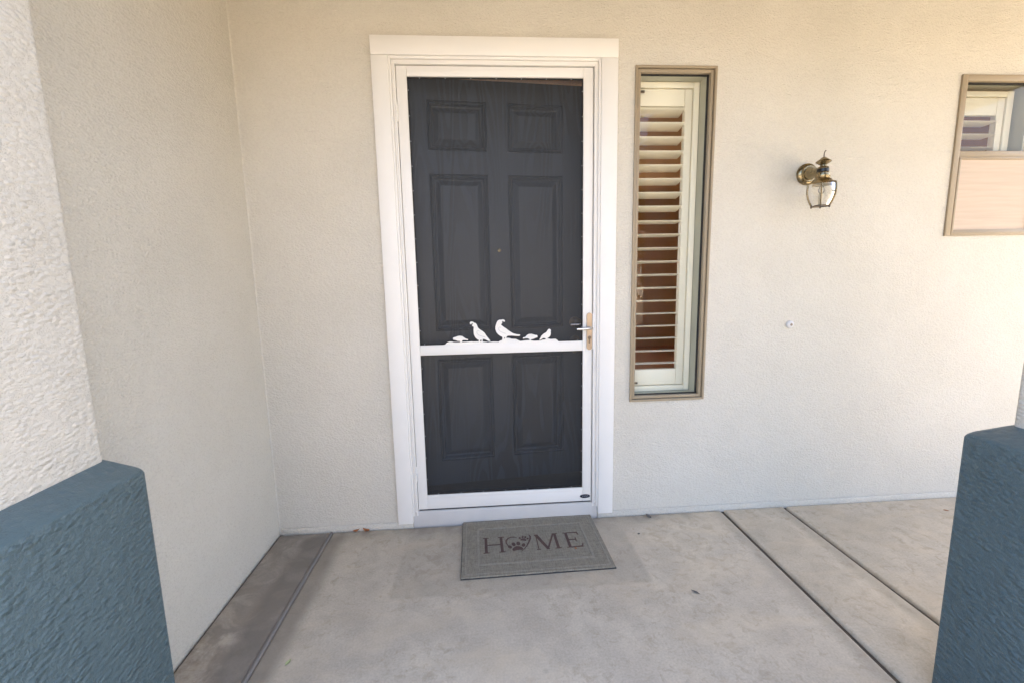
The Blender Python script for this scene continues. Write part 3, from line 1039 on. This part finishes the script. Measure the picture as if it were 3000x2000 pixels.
B().box(-W2 - .002, W2 + .002, -D2 - .002, D2 + .002, 0, .0044, .001).build("rubber_backing", RUBBER, mt, True)
TOPZ = .0105
for inx, iny, tk in ((.073, .073, .010), (.016, .014, .006)):
    fr = B()
    x, y = W2 - inx, D2 - iny
    fr.box(-x, x, -y, -y + tk, TOPZ - .003, TOPZ + .0012)
    fr.box(-x, x, y - tk, y, TOPZ - .003, TOPZ + .0012)
    fr.box(-x, -x + tk, -y + tk, y - tk, TOPZ - .003, TOPZ + .0012)
    fr.box(x - tk, x, -y + tk, y - tk, TOPZ - .003, TOPZ + .0012)
    fr.build("border_line", MAT_LIGHT, mt)


def flat(polys, name, parent):
    b = B()
    for j, poly in enumerate(polys):
        z = TOPZ + .0010 + .00012 * j
        b.prism(poly, lambda q: Vector((q[0], q[1], TOPZ - .003)), lambda q: Vector((q[0], q[1], z)))
    return b.build(name, MAT_PRINT, parent)


def rect(x0, x1, y0, y1):
    return [(x0, y0), (x1, y0), (x1, y1), (x0, y1)]


def stroke(pts, wds):
    L, Rr = [], []
    for i, p in enumerate(pts):
        a, c = Vector(pts[max(i - 1, 0)]), Vector(pts[min(i + 1, len(pts) - 1)])
        d = (c - a).normalized()
        n = Vector((-d.y, d.x)) * wds[i] / 2
        L.append(tuple(Vector(p) + n))
        Rr.append(tuple(Vector(p) - n))
    return L + Rr[::-1]


def ell(cx, cy, rx, ry, rot=0, n=16):
    return [(cx + rx * math.cos(2 * math.pi * k / n) * math.cos(rot) - ry * math.sin(2 * math.pi * k / n) * math.sin(rot),
             cy + rx * math.cos(2 * math.pi * k / n) * math.sin(rot) + ry * math.sin(2 * math.pi * k / n) * math.cos(rot)) for k in range(n)]


YT, YB = .062, -.062
serif = .0045
flat([rect(-.2335, -.2205, YB, YT), rect(-.2415, -.2125, YB, YB + serif), rect(-.2415, -.2125, YT - serif, YT),
      rect(-.1585, -.1455, YB, YT), rect(-.1665, -.1375, YB, YB + serif), rect(-.1665, -.1375, YT - serif, YT),
      rect(-.2205, -.1585, -.003, .002)], "letter_h", mt)
flat([rect(.0195, .0235, YB, YT - .006), rect(.012, .031, YB, YB + serif),
      [(.012, YT), (.030, YT), (.0745, YB), (.0605, YB)], [(.0605, YB), (.0690, YB), (.1130, YT), (.1045, YT)],
      [(.1030, YT), (.1285, YT), (.1285, YT - serif), (.1225, YT - serif), (.1225, YB), (.1095, YB), (.1095, YT - serif), (.1030, YT - serif)], rect(.1020, .1300, YB, YB + serif)], "letter_m", mt)
flat([rect(.1660, .1790, YB, YT), rect(.1580, .1790, YB, YB + serif), rect(.1580, .1790, YT - serif, YT),
      [(.1790, YT), (.2310, YT), (.2345, YT - .024), (.2315, YT - .024), (.2240, YT - .007), (.1790, YT - .005)],
      [(.1790, YB), (.2360, YB), (.2420, YB + .030), (.2390, YB + .030), (.2280, YB + .008), (.1790, YB + .005)],
      [(.1790, -.0015), (.2080, -.0015), (.2115, -.016), (.2145, -.016), (.2145, .019), (.2115, .019), (.2080, .0035), (.1790, .0035)]], "letter_e", mt)
flat([stroke([(-.074, .047), (-.088, .0545), (-.104, .0545), (-.119, .045), (-.1285, .028), (-.1295, .010), (-.124, -.008), (-.114, -.022)], [.002, .004, .006, .007, .007, .006, .004, .0015]),
      stroke([(-.012, .066), (-.0065, .050), (-.0095, .030), (-.0185, .006), (-.031, -.022), (-.048, -.050), (-.062, -.064)], [.003, .009, .009, .007, .005, .0035, .0012])], "heart_outline", mt)


def paw(cx, cy, s, rot):
    def tr(x, y):
        return (cx + (x * math.cos(rot) - y * math.sin(rot)) * s, cy + (x * math.sin(rot) + y * math.cos(rot)) * s)
    pad = [tr(x, y) for x, y in [(-.5, -.48), (-.2, -.40), (.2, -.40), (.5, -.48), (.64, -.25), (.5, .02), (.26, .25), (0, .34), (-.26, .25), (-.5, .02), (-.64, -.25)]]
    out = [pad]
    for x, y, rx, ry, a in ((-.80, .36, .21, .30, .35), (-.28, .78, .22, .34, .1), (.28, .78, .22, .34, -.1), (.80, .36, .21, .30, -.35)):
        ex, ey = tr(x, y)
        out.append(ell(ex, ey, rx * s, ry * s, rot + a))
    return out


flat(paw(-.079, -.036, .042, .12), "paw_print", mt)
flat(paw(-.0425, .030, .024, -.25), "paw_print", mt)


# ------------------------------------------------------------------ small litter
def leaf(name, label, cat, mat, x, y, size, rot, asp=.5, curl=.3, z=.002, group=None):
    b = B()
    n = 7
    top = []
    for i in range(n):
        t = i / (n - 1)
        wd = size * asp * .5 * math.sin(math.pi * min(.98, max(.03, t ** .85)))
        zz = z + curl * size * (t - .45) ** 2
        top.append([(size * (t - .5), s * wd, zz + abs(s) * wd * .45) for s in (-1, 0, 1)])
    vs = [[b.bm.verts.new(q) for q in r] for r in top]
    lo = [[b.bm.verts.new((q[0], q[1], q[2] - .0008)) for q in r] for r in top]
    for a, c in zip(vs, vs[1:]):
        for k in range(2):
            b.bm.faces.new((a[k], c[k], c[k + 1], a[k + 1]))
    for a, c in zip(lo, lo[1:]):
        for k in range(2):
            b.bm.faces.new((a[k], a[k + 1], c[k + 1], c[k]))
    for side_ in (0, 2):
        for i in range(n - 1):
            b.bm.faces.new((vs[i][side_], vs[i + 1][side_], lo[i + 1][side_], lo[i][side_]))
    o = b.build(name, mat, None, True)
    o.location = (x, y, 0)
    o.rotation_euler = (0, 0, rot)
    return tag(o, label, cat, group)


leaf("dry_leaf", "curled orange leaf against the wall foot, nearer the corner", "leaf", LEAF_DRY, -.322, -.026, .036, .4, .55, .9, .003, "dry leaves by the wall")
leaf("dry_leaf", "curled orange leaf against the wall foot, nearer the door", "leaf", LEAF_DRY, -.270, -.028, .044, 2.7, .5, 1.0, .003, "dry leaves by the wall")
leaf("leaf_bit", "tiny orange leaf bit lying on the HOME doormat", "leaf", LEAF_DRY, .7705, -.3000, .016, 1.9, .55, .5, .0135)
leaf("leaf_petal", "small pale green leaf on the concrete left of the doormat", "leaf", LEAF_GREEN, -.335, -.822, .026, 1.2, .5, .4)
leaf("scrap", "dark grey scrap alone on the concrete right of the doormat", "scrap", SCRAP, 1.196, -.623, .036, 2.3, .30, .15)
leaf("scrap", "dark scrap at the wall foot below the tall window", "scrap", SCRAP, 1.222, -.040, .046, 1.9, .42, .2)
leaf("scrap", "tiny brown crumb between the doormat and tall window wall", "scrap", SCRAP, 1.114, -.196, .016, .4, .7, .3)
leaf("leaf_bit", "small brown leaf bit on the right slab near the teal base", "leaf", LEAF_DRY, 2.82, -.150, .026, -.6, .4, .3)

# ------------------------------------------------------------------ across the street (mirrored in the panes)
nh = thing("neighbour_house", "pale stucco house across the street mirrored in the window glass", "house", (6, -19, -.06))
B().box(-9, 9, -8, 0, 0, 3.0).build("house_wall", HOUSE_WALL, nh)
B().prism([(-8.6, 3.0), (.7, 3.0), (-4, 5.0)], lambda q: Vector((-9.8, q[0], q[1])), lambda q: Vector((9.8, q[0], q[1]))).build("roof", ROOF_TILE, nh)
for x in (-5.5, 2.0):
    f = B().box(x, x + 1.8, .002, .06, 1.0, 2.2).build("house_window", WHITE, nh)
    B().box(x + .1, x + 1.7, .061, .07, 1.1, 2.1).build("pane", BAND, f)


def shrub(label, x, y, r, seed):
    rg = random.Random(seed)
    t = thing("shrub", label, "shrub", (x, y, -.06), "shrubs along the front yard")
    B().tube([(0, 0, 0), (.02, .01, r * .5), (0, .03, r * .9)], [.04, .03, .012], 6).build("stem", SCRAP, t, True)
    b = B()
    for i in range(900):
        d = Vector((rg.gauss(0, 1), rg.gauss(0, 1), rg.gauss(0, .9))).normalized() * r * (rg.random() ** .4)
        c = Vector((d.x, d.y, r * .85 + d.z * .8))
        u = Vector((rg.gauss(0, 1), rg.gauss(0, 1), rg.gauss(0, 1))).normalized()
        v = u.orthogonal().normalized()
        s = r * .07
        b.quad(c - u * s, c + v * s * .5, c + u * s, c - v * s * .5)
    b.build("foliage", FOLIAGE, t)


shrub("low green shrub in the gravel yard facing the porch, nearest", 2.6, -7.0, .7, 1)
shrub("round green shrub in the gravel yard facing the porch, middle", 6.0, -8.6, .9, 2)
shrub("tall green shrub in the gravel yard facing the porch, farthest right", 7.6, -9.5, 1.1, 3)


def tree(label, x, y, h, r, seed):
    rg = random.Random(seed)
    t = thing("tree", label, "tree", (x, y, -.06))
    tr = B()
    tr.tube([(0, 0, -.05), (.03, .02, h * .3), (-.04, .05, h * .62), (0, 0, h * .85)], [.11, .085, .06, .02], 10)
    for k in range(7):
        a = k * 2.4
        z0 = h * (.22 + .07 * k)
        tr.tube([(0, .03, z0), (math.cos(a) * r * .4, math.sin(a) * r * .4, z0 + h * .1), (math.cos(a) * r * .8, math.sin(a) * r * .8, z0 + h * .16)], [.045, .028, .01], 6)
    tr.build("trunk", SCRAP, t, True)
    b = B()
    for c in range(46):
        d = Vector((rg.gauss(0, 1), rg.gauss(0, 1), rg.gauss(0, 1))).normalized() * (rg.random() ** .45)
        cc = Vector((d.x * r, d.y * r, h * .55 + d.z * h * .42))
        rr = r * rg.uniform(.22, .4)
        for i in range(110):
            e = Vector((rg.gauss(0, .5), rg.gauss(0, .5), rg.gauss(0, .45))) * rr + cc
            if e.z < .1:
                continue
            u = Vector((rg.gauss(0, 1), rg.gauss(0, 1), rg.gauss(0, 1))).normalized()
            v = u.orthogonal().normalized()
            b.quad(e - u * .06, e + v * .03, e + u * .06, e - v * .03)
    b.build("crown", FOLIAGE, t)


tree("added out-of-frame tree that dims the reflection in the tall narrow window", 4.3, -7.6, 4.6, 1.25, 11)  # added out of view to keep bright surroundings out of the window reflection
